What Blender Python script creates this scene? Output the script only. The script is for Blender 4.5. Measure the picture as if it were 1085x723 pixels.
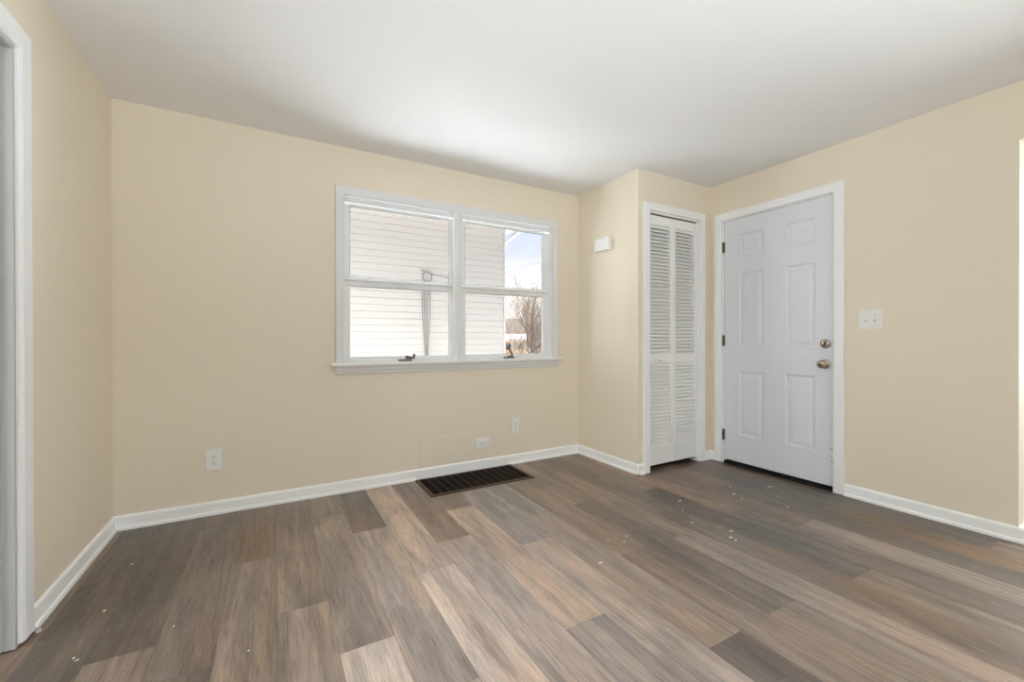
import bpy, bmesh, math, random
from mathutils import Vector, Matrix
for _o in list(bpy.data.objects):
    bpy.data.objects.remove(_o, do_unlink=True)
S = bpy.context.scene
COL = S.collection
PI = math.pi

# ------------------------------------------------------------------ camera
FPX = 446.1
YAW, PITCH, ROLL = 0.51657, -0.00359, -0.00137
CAMH = 1.062
cam_d = bpy.data.cameras.new('camera')
cam = bpy.data.objects.new('camera', cam_d)
COL.objects.link(cam)
cam_d.sensor_fit = 'HORIZONTAL'
cam_d.sensor_width = 36.0
cam_d.lens = 36.0 * FPX / 1085.0
cam_d.clip_start = 0.05
cam_d.clip_end = 400
_fw = Vector((math.sin(YAW) * math.cos(PITCH), math.cos(YAW) * math.cos(PITCH), math.sin(PITCH)))
_rt = Vector((math.cos(YAW), -math.sin(YAW), 0))
_up = _rt.cross(_fw)
_c, _s = math.cos(ROLL), math.sin(ROLL)
_r2 = _rt * _c + _up * _s
_u2 = _up * _c - _rt * _s
_m = Matrix((_r2, _u2, -_fw)).transposed().to_4x4()
_m.translation = Vector((0, 0, CAMH))
cam.matrix_world = _m
S.camera = cam

# ------------------------------------------------------------------ colour management
S.view_settings.view_transform = 'Standard'
S.view_settings.look = 'None'
S.view_settings.gamma = 1.0
S.view_settings.use_curve_mapping = False
S.view_settings.exposure = 0.42
S.cycles.use_denoising = True
S.cycles.max_bounces = 14
S.cycles.diffuse_bounces = 8
S.cycles.transparent_max_bounces = 16

# ------------------------------------------------------------------ world: pale winter sky
SKY_STRENGTH = 1.0
w = bpy.data.worlds.new('winter_sky')
S.world = w
w.use_nodes = True
nt = w.node_tree
nt.nodes.clear()
_tc = nt.nodes.new('ShaderNodeTexCoord')
_sx = nt.nodes.new('ShaderNodeSeparateXYZ')
_rp = nt.nodes.new('ShaderNodeValToRGB')
_bg = nt.nodes.new('ShaderNodeBackground')
_ow = nt.nodes.new('ShaderNodeOutputWorld')
nt.links.new(_tc.outputs['Generated'], _sx.inputs[0])
nt.links.new(_sx.outputs['Z'], _rp.inputs[0])
nt.links.new(_rp.outputs[0], _bg.inputs[0])
nt.links.new(_bg.outputs[0], _ow.inputs[0])
_e = _rp.color_ramp.elements
_e[0].position = 0.0;  _e[0].color = (1.0, 0.97, 0.94, 1)
_e[1].position = 0.145; _e[1].color = (0.88, 0.87, 0.88, 1)
_x = _e.new(0.20); _x.color = (0.64, 0.69, 0.86, 1)
_x = _e.new(0.30); _x.color = (0.54, 0.62, 0.84, 1)
_x = _e.new(1.0); _x.color = (0.80, 0.88, 1.0, 1)
_bg.inputs[1].default_value = SKY_STRENGTH

# ------------------------------------------------------------------ sun (grazes along the gap between the two houses)
SUN = 26.5
sd = bpy.data.lights.new('sun', 'SUN')
sd.energy = SUN
sd.angle = math.radians(3)
sd.color = (0.88, 0.95, 1.0)
sun = bpy.data.objects.new('sun', sd)
COL.objects.link(sun)
_sv = Vector((math.cos(math.radians(38)), 0.015, math.sin(math.radians(38))))
sun.rotation_euler = _sv.to_track_quat('Z', 'Y').to_euler()
sun.location = (9, 5, 8)

# ------------------------------------------------------------------ area fill lights added out of view to brighten the room
def area(name, loc, aim, sx, sy, watts, col):
    d = bpy.data.lights.new(name, 'AREA')
    d.shape = 'RECTANGLE'; d.size = sx; d.size_y = sy; d.energy = watts; d.color = col
    o = bpy.data.objects.new(name, d)
    COL.objects.link(o)
    o.location = loc
    o.rotation_euler = (Vector(loc) - Vector(aim)).to_track_quat('Z', 'Y').to_euler()
    return o
area('rear_fill', (1.3, -3.2, 1.3), (1.3, 0.0, 1.3), 2.6, 1.3, 24, (0.82, 0.93, 1.0))  # added fill from behind the camera, no window is built there
area('side_room_fill', (-2.95, 1.25, 1.45), (2.4, 2.6, 1.2), 1.6, 1.3, 48, (0.84, 0.94, 1.0))  # added fill shining in through the left doorway
area('hall_fill', (5.25, -0.25, 1.45), (-0.8, 1.3, 1.6), 1.4, 1.4, 58, (0.86, 0.94, 1.0))  # added fill shining in through the right opening
# fill spot added behind the camera, turned up to bounce off the ceiling
fl = bpy.data.lights.new('ceiling_bounce_fill', 'SPOT')
fl.energy = 370; fl.spot_size = math.radians(125); fl.spot_blend = 1.0; fl.shadow_soft_size = 0.12; fl.color = (0.84, 0.94, 1.0)
fo = bpy.data.objects.new('ceiling_bounce_fill', fl)
COL.objects.link(fo)
fo.location = (0.7, -1.5, 0.8)
fo.rotation_euler = (Vector(fo.location) - Vector((0.7, -0.7, 2.4))).to_track_quat('Z', 'Y').to_euler()

# ------------------------------------------------------------------ dimensions
D, L, R, C, EC, H = 3.1215, 0.7733, 3.3742, 2.4851, 2.3758, 2.40
REAR = -3.30
WT = 0.12

# ------------------------------------------------------------------ material helpers
def mat(name, col, rough=0.5, spec=0.5, metal=0.0):
    m = bpy.data.materials.new(name)
    m.use_nodes = True
    b = m.node_tree.nodes['Principled BSDF']
    b.inputs['Base Color'].default_value = (*col, 1)
    b.inputs['Roughness'].default_value = rough
    b.inputs['Specular IOR Level'].default_value = spec
    b.inputs['Metallic'].default_value = metal
    return m
def N(m, t, **kw):
    n = m.node_tree.nodes.new(t)
    for k, v in kw.items():
        setattr(n, k, v)
    return n
def bsdf(m): return m.node_tree.nodes['Principled BSDF']
def LK(m, a, b): m.node_tree.links.new(a, b)
def add_bump(m, scale, strength, dist=0.002, detail=3, stretch=None):
    tc = N(m, 'ShaderNodeTexCoord')
    no = N(m, 'ShaderNodeTexNoise')
    no.inputs['Scale'].default_value = scale
    no.inputs['Detail'].default_value = detail
    bu = N(m, 'ShaderNodeBump')
    bu.inputs['Strength'].default_value = strength
    bu.inputs['Distance'].default_value = dist
    if stretch:
        mp = N(m, 'ShaderNodeMapping')
        mp.inputs['Scale'].default_value = stretch
        LK(m, tc.outputs['Object'], mp.inputs[0]); LK(m, mp.outputs[0], no.inputs['Vector'])
    else:
        LK(m, tc.outputs['Object'], no.inputs['Vector'])
    LK(m, no.outputs[0], bu.inputs['Height'])
    LK(m, bu.outputs[0], bsdf(m).inputs['Normal'])
    return m
def add_tone(m, col, amount, scale, stretch=(1, 1, 1), detail=4):
    """slight unevenness of the coat: mixes the base colour towards col by noise"""
    tc = N(m, 'ShaderNodeTexCoord'); mp = N(m, 'ShaderNodeMapping')
    mp.inputs['Scale'].default_value = stretch
    no = N(m, 'ShaderNodeTexNoise'); no.inputs['Scale'].default_value = scale; no.inputs['Detail'].default_value = detail
    mr = N(m, 'ShaderNodeMapRange'); mr.inputs[1].default_value = 0.35; mr.inputs[2].default_value = 0.7; mr.inputs[4].default_value = amount
    mx = N(m, 'ShaderNodeMix', data_type='RGBA')
    b = bsdf(m)
    mx.inputs[6].default_value = b.inputs['Base Color'].default_value[:]
    mx.inputs[7].default_value = (*col, 1)
    LK(m, tc.outputs['Object'], mp.inputs[0]); LK(m, mp.outputs[0], no.inputs['Vector'])
    LK(m, no.outputs[0], mr.inputs[0]); LK(m, mr.outputs[0], mx.inputs[0]); LK(m, mx.outputs[2], b.inputs['Base Color'])
    return m

WALLC = (0.80, 0.718, 0.588)
M = {}
M['wall'] = add_bump(mat('beige_wall_paint', WALLC, 0.62, 0.3), 220, 0.10, 0.001)
M['ceiling'] = add_bump(mat('white_ceiling_paint', (0.82, 0.81, 0.80), 0.8, 0.2), 90, 0.12, 0.002)
M['trim'] = add_tone(mat('white_trim_paint', (0.89, 0.89, 0.895), 0.38, 0.45), (0.85, 0.85, 0.85), 0.5, 3)
M['casing'] = add_tone(mat('white_window_casing_paint', (0.75, 0.75, 0.745), 0.4, 0.45), (0.70, 0.70, 0.695), 0.5, 3)
M['base'] = add_tone(mat('white_baseboard_paint', (0.93, 0.93, 0.93), 0.4, 0.45), (0.89, 0.89, 0.89), 0.5, 3)
M['winframe'] = add_tone(mat('white_window_paint', (0.84, 0.845, 0.85), 0.4, 0.4), (0.77, 0.77, 0.76), 0.6, 4)
M['jamb'] = add_tone(mat('grey_white_jamb_paint', (0.52, 0.515, 0.505), 0.5, 0.4), (0.44, 0.435, 0.42), 0.6, 5, (1, 1, 0.2))
M['door'] = add_bump(add_tone(mat('cool_white_door_paint', (0.74, 0.765, 0.81), 0.42, 0.4), (0.70, 0.73, 0.775), 0.5, 2), 60, 0.05, 0.001, 3, (6, 6, 0.4))
M['louver'] = add_tone(mat('warm_white_louver_paint', (0.87, 0.86, 0.845), 0.45, 0.4), (0.82, 0.81, 0.795), 0.5, 4)
M['plastic'] = add_tone(mat('white_plastic', (0.84, 0.835, 0.82), 0.35, 0.5), (0.80, 0.79, 0.77), 0.4, 20)
M['slot'] = add_tone(mat('dark_slot', (0.03, 0.028, 0.026), 0.6, 0.3), (0.05, 0.045, 0.04), 0.5, 40)
M['toggle'] = add_tone(mat('grey_toggle_plastic', (0.55, 0.55, 0.53), 0.35, 0.5), (0.5, 0.5, 0.48), 0.4, 30)
M['nickel'] = add_tone(mat('satin_nickel', (0.44, 0.38, 0.31), 0.28, 0.5, 1.0), (0.34, 0.29, 0.23), 0.6, 30)
M['hinge'] = add_tone(mat('aged_hinge_metal', (0.22, 0.17, 0.14), 0.4, 0.5, 0.8), (0.12, 0.09, 0.07), 0.6, 40)
M['zinc'] = add_tone(mat('grey_cast_metal', (0.30, 0.28, 0.27), 0.4, 0.5, 0.7), (0.2, 0.19, 0.18), 0.6, 40)
M['dark_metal'] = add_tone(mat('dark_brown_metal', (0.035, 0.024, 0.018), 0.4, 0.4, 0.3), (0.06, 0.045, 0.035), 0.5, 40)
M['gasket'] = add_tone(mat('dark_glazing_putty', (0.17, 0.165, 0.15), 0.8, 0.2), (0.4, 0.39, 0.36), 0.8, 14)
M['void'] = add_tone(mat('black_unlit_space', (0.008, 0.008, 0.008), 0.9, 0.1), (0.015, 0.014, 0.013), 0.5, 10)  # black base stands in for unlit space behind the doors
M['threshold'] = add_tone(mat('dark_threshold', (0.012, 0.011, 0.010), 0.6, 0.2), (0.025, 0.022, 0.02), 0.5, 10)
M['register'] = add_tone(mat('brown_register_enamel', (0.065, 0.040, 0.029), 0.5, 0.3), (0.085, 0.055, 0.04), 0.5, 18)
M['register_dark'] = add_tone(mat('dark_brown_register_louvers', (0.010, 0.0055, 0.004), 0.6, 0.15), (0.015, 0.008, 0.006), 0.5, 30)
M['duct_dark'] = add_tone(mat('black_unlit_duct', (0.006, 0.004, 0.003), 0.9, 0.1), (0.01, 0.008, 0.006), 0.5, 10)  # darkness of the unlit duct put into the colour
M['chip'] = add_tone(mat('white_paint_chip', (0.80, 0.78, 0.74), 0.7, 0.3), (0.7, 0.68, 0.64), 0.5, 60)
M['crumb'] = add_tone(mat('grey_plaster_crumb', (0.55, 0.52, 0.48), 0.9, 0.2), (0.4, 0.38, 0.35), 0.5, 80)
M['darkcrumb'] = add_tone(mat('dark_crumb', (0.02, 0.016, 0.013), 0.8, 0.2), (0.04, 0.03, 0.02), 0.5, 80)
M['siding'] = add_tone(mat('cream_vinyl_siding', (0.362, 0.332, 0.302), 0.6, 0.1), (0.342, 0.314, 0.285), 0.5, 1.5, (0.3, 1, 2))
M['exttrim'] = add_tone(mat('white_exterior_trim', (0.35, 0.322, 0.300), 0.6, 0.1), (0.33, 0.304, 0.283), 0.5, 2)
M['snow'] = add_bump(add_tone(mat('snow', (0.86, 0.87, 0.89), 0.8, 0.2), (0.78, 0.80, 0.84), 0.6, 0.6), 1.2, 0.4, 0.05)
M['bounce_white'] = add_tone(mat('white_sun_bounce', (0.78, 0.78, 0.78), 0.7, 0.2), (0.72, 0.72, 0.72), 0.5, 2)  # only on the unseen shed added to bounce sunlight
M['shingle'] = add_tone(mat('grey_shingles', (0.20, 0.19, 0.18), 0.9, 0.2), (0.12, 0.11, 0.105), 0.7, 6)
M['brownroof'] = add_tone(mat('brown_grey_shingles', (0.10, 0.085, 0.072), 0.9, 0.1), (0.08, 0.068, 0.058), 0.7, 3)
M['tanwall'] = add_tone(mat('tan_clapboard', (0.42, 0.25, 0.13), 0.7, 0.2), (0.38, 0.225, 0.115), 0.6, 2, (0.3, 0.3, 6))
M['greywall'] = add_tone(mat('grey_clapboard', (0.22, 0.21, 0.20), 0.7, 0.2), (0.19, 0.18, 0.17), 0.6, 2, (0.3, 0.3, 6))
M['farglass'] = add_tone(mat('far_window_glass', (0.06, 0.055, 0.05), 0.5, 0.2), (0.08, 0.075, 0.07), 0.5, 2)
M['bark'] = add_tone(mat('brown_grey_bark', (0.18, 0.138, 0.102), 0.9, 0.1), (0.13, 0.096, 0.072), 0.7, 9, (1, 1, 0.3))
M['bark2'] = add_tone(mat('pale_brown_bark', (0.26, 0.20, 0.155), 0.9, 0.1), (0.20, 0.155, 0.118), 0.7, 9, (1, 1, 0.3))
M['wire'] = add_tone(mat('grey_wire', (0.20, 0.20, 0.22), 0.6, 0.3), (0.16, 0.16, 0.17), 0.5, 3)
M['cable'] = add_tone(mat('grey_cable_jacket', (0.115, 0.108, 0.10), 0.6, 0.3), (0.14, 0.132, 0.125), 0.5, 8)
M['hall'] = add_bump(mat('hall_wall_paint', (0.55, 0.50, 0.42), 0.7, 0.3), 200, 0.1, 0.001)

def glass_mat():
    m = bpy.data.materials.new('window_glass')
    m.use_nodes = True
    t = m.node_tree; t.nodes.clear()
    o = t.nodes.new('ShaderNodeOutputMaterial')
    mx = t.nodes.new('ShaderNodeMixShader')
    tr = t.nodes.new('ShaderNodeBsdfTransparent'); tr.inputs[0].default_value = (0.985, 0.985, 0.98, 1)
    gl = t.nodes.new('ShaderNodeBsdfGlossy'); gl.inputs['Roughness'].default_value = 0.02
    fr = t.nodes.new('ShaderNodeFresnel'); fr.inputs[0].default_value = 1.12
    t.links.new(fr.outputs[0], mx.inputs[0]); t.links.new(tr.outputs[0], mx.inputs[1]); t.links.new(gl.outputs[0], mx.inputs[2])
    t.links.new(mx.outputs[0], o.inputs[0])
    return m
M['glass'] = glass_mat()

# back wall paint carries a faint rectangular plaster patch low under the window (raised edges only)
def patch_wall():
    m = mat('beige_wall_paint_patched', WALLC, 0.62, 0.3)
    geo = N(m, 'ShaderNodeNewGeometry'); sp = N(m, 'ShaderNodeSeparateXYZ')
    LK(m, geo.outputs['Position'], sp.inputs[0])
    def mr(src, a, b, c=0.0, d=1.0):
        r = N(m, 'ShaderNodeMapRange', interpolation_type='SMOOTHSTEP')
        r.inputs[1].default_value = a; r.inputs[2].default_value = b; r.inputs[3].default_value = c; r.inputs[4].default_value = d
        LK(m, src, r.inputs[0]); return r.outputs[0]
    def mul(a, b):
        k = N(m, 'ShaderNodeMath', operation='MULTIPLY'); LK(m, a, k.inputs[0]); LK(m, b, k.inputs[1]); return k.outputs[0]
    # the edge rises gently to the right: z + 0.03*x
    zz = N(m, 'ShaderNodeMath', operation='MULTIPLY_ADD'); LK(m, sp.outputs['X'], zz.inputs[0]); zz.inputs[1].default_value = -0.035; LK(m, sp.outputs['Z'], zz.inputs[2])
    wv = N(m, 'ShaderNodeTexNoise'); wv.inputs['Scale'].default_value = 5; LK(m, geo.outputs['Position'], wv.inputs['Vector'])
    z2 = N(m, 'ShaderNodeMath', operation='MULTIPLY_ADD'); LK(m, wv.outputs[0], z2.inputs[0]); z2.inputs[1].default_value = 0.02; LK(m, zz.outputs[0], z2.inputs[2])
    top = mr(z2.outputs[0], 0.272, 0.282, 1.0, 0.0)
    left = mr(sp.outputs['X'], 0.96, 0.985)
    right = mr(sp.outputs['X'], 1.50, 1.75, 1.0, 0.0)
    h = mul(mul(top, left), right)
    no = N(m, 'ShaderNodeTexNoise'); no.inputs['Scale'].default_value = 220; LK(m, geo.outputs['Position'], no.inputs['Vector'])
    ad = N(m, 'ShaderNodeMath', operation='MULTIPLY_ADD'); LK(m, no.outputs[0], ad.inputs[0]); ad.inputs[1].default_value = 0.06; LK(m, h, ad.inputs[2])
    bu = N(m, 'ShaderNodeBump'); bu.inputs['Strength'].default_value = 0.7; bu.inputs['Distance'].default_value = 0.0022
    LK(m, ad.outputs[0], bu.inputs['Height']); LK(m, bu.outputs[0], bsdf(m).inputs['Normal'])
    return m
M['wall_patched'] = patch_wall()

# ------------------------------------------------------------------ mesh helpers
class MB:
    def __init__(self): self.bm = bmesh.new()
    def face(self, pts):
        return self.bm.faces.new([self.bm.verts.new(p) for p in pts])
    def box(self, x0, x1, y0, y1, z0, z1, bev=0.0, seg=2, mtx=None):
        b = bmesh.new()
        vs = [b.verts.new((x, y, z)) for x in (x0, x1) for y in (y0, y1) for z in (z0, z1)]
        for f in ((0, 1, 3, 2), (4, 6, 7, 5), (0, 4, 5, 1), (2, 3, 7, 6), (0, 2, 6, 4), (1, 5, 7, 3)):
            b.faces.new([vs[i] for i in f])
        if bev > 0:
            bmesh.ops.bevel(b, geom=b.edges[:], offset=bev, segments=seg, profile=0.5, affect='EDGES')
        self._merge(b, mtx); return self
    def _merge(self, b, mtx=None):
        if mtx is not None: bmesh.ops.transform(b, matrix=mtx, verts=b.verts[:])
        mp = {v: self.bm.verts.new(v.co) for v in b.verts}
        for f in b.faces:
            nf = self.bm.faces.new([mp[v] for v in f.verts]); nf.smooth = f.smooth
        b.free()
    def lathe(self, prof, mtx, seg=24):
        """prof: (radius, height) pairs turned about local z"""
        b = bmesh.new(); rings = []
        for r, z in prof:
            rings.append([b.verts.new((r * math.cos(2 * PI * i / seg), r * math.sin(2 * PI * i / seg), z)) for i in range(seg)] if r > 1e-6 else [b.verts.new((0, 0, z))])
        for A, B in zip(rings, rings[1:]):
            for i in range(seg):
                j = (i + 1) % seg
                q = [A[i % len(A)], A[j % len(A)], B[j % len(B)], B[i % len(B)]]
                q = list(dict.fromkeys(q))
                if len(q) > 2:
                    f = b.faces.new(q); f.smooth = True
        self._merge(b, mtx); return self
    def tube(self, pts, radii, seg=8, caps=True, smooth=True):
        b = self.bm; pts = [Vector(p) for p in pts]
        if not hasattr(radii, '__len__'): radii = [radii] * len(pts)
        t = (pts[1] - pts[0]).normalized()
        n = t.orthogonal().normalized(); rings = []
        for i, p in enumerate(pts):
            if i == 0: tt = t
            elif i == len(pts) - 1: tt = (pts[i] - pts[i - 1]).normalized()
            else:
                tt = (pts[i + 1] - pts[i - 1])
                tt = tt.normalized() if tt.length > 1e-9 else t
            n = (n - tt * n.dot(tt))
            n = n.normalized() if n.length > 1e-6 else tt.orthogonal().normalized()
            bi = tt.cross(n)
            rings.append([b.verts.new(p + (n * math.cos(2 * PI * k / seg) + bi * math.sin(2 * PI * k / seg)) * radii[i]) for k in range(seg)])
        for A, B in zip(rings, rings[1:]):
            for k in range(seg):
                f = b.faces.new((A[k], A[(k + 1) % seg], B[(k + 1) % seg], B[k])); f.smooth = smooth
        if caps:
            b.faces.new(rings[0][::-1]); b.faces.new(rings[-1])
        return self
    def prism(self, prof, tow, u0, u1):
        """closed profile (a,b) swept from u0 to u1; tow(u,a,b) -> world"""
        A = [self.bm.verts.new(tow(u0, a, b)) for a, b in prof]
        B = [self.bm.verts.new(tow(u1, a, b)) for a, b in prof]
        n = len(prof)
        for i in range(n):
            self.bm.faces.new((A[i], A[(i + 1) % n], B[(i + 1) % n], B[i]))
        self.bm.faces.new(A); self.bm.faces.new(B[::-1]); return self
    def casing(self, tow, u0, u1, v0, v1, prof, closed=False):
        """mitred frame; prof: (t inward from the outer edge, d off the wall); tow(u,v,d) -> world"""
        rows = []
        for t, d in prof:
            if closed: c = [(u0 + t, v0 + t), (u0 + t, v1 - t), (u1 - t, v1 - t), (u1 - t, v0 + t)]
            else: c = [(u0 + t, v0), (u0 + t, v1 - t), (u1 - t, v1 - t), (u1 - t, v0)]
            rows.append([self.bm.verts.new(tow(u, v, d)) for u, v in c])
        n = len(rows)
        segs = ((0, 1), (1, 2), (2, 3)) + (((3, 0),) if closed else ())
        for i in range(n):
            A, B = rows[i], rows[(i + 1) % n]
            for a, b in segs:
                self.bm.faces.new((A[a], A[b], B[b], B[a]))
        if not closed:
            self.bm.faces.new([r[0] for r in rows]); self.bm.faces.new([r[3] for r in rows])
        return self
    def build(self, name, material, parent=None, recalc=True):
        if recalc: bmesh.ops.recalc_face_normals(self.bm, faces=self.bm.faces[:])
        me = bpy.data.meshes.new(name)
        self.bm.to_mesh(me); self.bm.free()
        me.materials.append(material)
        o = bpy.data.objects.new(name, me)
        COL.objects.link(o)
        if parent is not None:
            o.parent = parent
            o.matrix_parent_inverse = wm(parent).inverted()
        return o
def wm(o):
    m = Matrix.LocRotScale(o.location, o.rotation_euler, o.scale)
    if o.parent is not None: m = wm(o.parent) @ o.matrix_parent_inverse @ m
    return m
def tag(o, label, cat, group=None, kind=None):
    o['label'] = label; o['category'] = cat
    if group: o['group'] = group
    if kind: o['kind'] = kind
    return o
def root(name, loc, label, cat, group=None, kind=None):
    o = bpy.data.objects.new(name, None)
    o.empty_display_size = 0.05
    COL.objects.link(o); o.location = loc
    return tag(o, label, cat, group, kind)
def st(o, label, cat): return tag(o, label, cat, None, 'structure')

back = lambda u, v, d: (u, D - d, v)
rightw = lambda u, v, d: (R - d, u, v)
leftw = lambda u, v, d: (-L + d, u, v)
closetw = lambda u, v, d: (u, EC - d, v)
def basis(xv, yv, zv, loc):
    m = Matrix((Vector(xv), Vector(yv), Vector(zv))).transposed().to_4x4(); m.translation = Vector(loc); return m

# ================================================================== SETTING
# window rough opening
WX0, WX1, WZ0, WZ1 = 0.405, 2.198, 0.885, 2.095
b = MB()
b.box(-L - WT, WX0, D, D + WT, -0.1, H); b.box(WX1, R + WT, D, D + WT, -0.1, H)
b.box(WX0, WX1, D, D + WT, -0.1, WZ0); b.box(WX0, WX1, D, D + WT, WZ1, H)
st(b.build('wall_back', M['wall_patched']), 'beige painted wall that holds the double window', 'wall')

LD0, LD1, LDH = 1.24, 2.105, 2.07           # doorway in the left wall
b = MB()
b.box(-L - WT, -L, LD1, D, -0.1, H); b.box(-L - WT, -L, REAR, LD0, -0.1, H); b.box(-L - WT, -L, LD0, LD1, LDH, H)
st(b.build('wall_left', M['wall']), 'beige painted wall beside the cased doorway', 'wall')

ED0, ED1, EDH = 1.415, 2.262, 2.075          # entry door opening
RO0, RO1, ROH = -0.70, 0.602, 2.098          # plain drywall opening on the right
b = MB()
b.box(R, R + WT, ED1, D, -0.1, H); b.box(R, R + WT, RO1, ED0, -0.1, H); b.box(R, R + WT, ED0, ED1, EDH, H)
b.box(R, R + WT, RO0, RO1, ROH, H); b.box(R, R + WT, REAR, RO0, -0.1, H)
st(b.build('wall_right', M['wall']), 'beige painted wall holding the entry door and light switch', 'wall')

b = MB().box(-L - WT, R + WT, REAR - WT, REAR, -0.1, H)
st(b.build('wall_rear', M['wall']), 'beige wall behind the viewer', 'wall')

CX0, CX1, CH = 2.590, 3.212, 2.085           # closet opening
b = MB()
b.box(C, C + 0.09, EC, D, -0.05, H)
b.box(C + 0.0901, CX0, EC, EC + 0.09, -0.05, H); b.box(CX1, R, EC, EC + 0.09, -0.05, H); b.box(CX0, CX1, EC, EC + 0.09, CH, H)
st(b.build('wall_closet', M['wall']), 'beige boxed-out closet wall beside the window', 'wall')

b = MB().box(-3.2, 5.6, REAR - WT, D + WT, H, H + 0.12)
st(b.build('ceiling', M['ceiling']), 'flat white painted ceiling', 'ceiling')

# rooms beyond the two side openings (closed so that no daylight leaks in)
b = MB()
b.box(-3.2, -3.08, -1.0, 3.3, -0.1, H); b.box(-3.08, -L - WT, 3.0, 3.12, -0.1, H); b.box(-3.08, -L - WT, -1.0, -0.88, -0.1, H)
st(b.build('wall_side_room', M['hall']), 'wall of the room beyond the cased doorway', 'wall')
b = MB()
b.box(5.4, 5.5, -2.0, 1.3, -0.1, H); b.box(R + WT, 5.4, 1.2, 1.3, -0.1, H); b.box(R + WT, 5.4, -2.0, -1.9, -0.1, H)
st(b.build('wall_hall', M['hall']), 'wall of the hall beyond the open side', 'wall')

# ---- plank floor: every plank is a face with its own tone, seed and local coordinates
TONES = {
    'dk': (0.135, 0.104, 0.084), 'db': (0.165, 0.116, 0.085), 'br': (0.210, 0.148, 0.107), 'ta': (0.430, 0.350, 0.296),
    'tn': (0.500, 0.385, 0.303), 'li': (0.620, 0.510, 0.435), 'or': (0.250, 0.172, 0.118), 'gr': (0.350, 0.305, 0.285),
    'gd': (0.138, 0.112, 0.097), 'md': (0.185, 0.146, 0.120), 'go': (0.215, 0.134, 0.073), 'rt': (0.265, 0.202, 0.158), 'mt': (0.325, 0.258, 0.212),
}
PW, PX0, PL = 0.1838, 0.010, 1.23
# column -> (joint y, tones from the nearest plank to the farthest around the joint: below..above)
PLK = {
    -5: (1.20, {0: 'br', 1: 'br'}), -4: (2.50, {0: 'dk', -1: 'dk', 1: 'db'}), -3: (1.88, {-1: 'rt', 0: 'dk', 1: 'db'}),
    -2: (2.90, {-1: 'md', 0: 'db', -2: 'md'}), -1: (2.37, {-1: 'rt', 0: 'br', -2: 'md'}), 0: (1.858, {-1: 'mt', 0: 'rt', 1: 'db'}),
    1: (1.52, {-1: 'li', 0: 'mt', 1: 'rt'}), 2: (2.43, {-1: 'ta', 0: 'md', -2: 'ta'}), 3: (1.865, {-1: 'li', 0: 'tn', 1: 'tn'}),
    4: (2.10, {-1: 'ta', 0: 'rt', -2: 'li'}), 5: (2.468, {-1: 'tn', 0: 'rt', -2: 'gr'}), 6: (1.863, {-1: 'ta', 0: 'gr', 1: 'ta'}),
    7: (0.918, {-1: 'gd', 0: 'mt', 1: 'gr'}), 8: (1.530, {-1: 'rt', 0: 'rt', 1: 'mt'}), 9: (2.150, {-1: 'md', 0: 'rt', -2: 'rt'}),
    10: (1.527, {-1: 'mt', 0: 'rt', 1: 'br'}), 11: (2.48, {-1: 'md', 0: 'db', -2: 'br'}), 12: (2.100, {-1: 'gd', 0: 'br', -2: 'rt'}),
    13: (1.579, {-1: 'md', 0: 'or', 1: 'br'}), 14: (1.275, {-1: 'mt', 0: 'br', 1: 'br'}), 15: (1.892, {-1: 'gd', 0: 'br', -2: 'md'}),
    16: (1.355, {-1: 'go', 0: 'dk', 1: 'db'}), 17: (1.885, {-1: 'dk', 0: 'db', -2: 'br'}), 18: (1.40, {-1: 'dk', 0: 'db'}),
}
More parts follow.
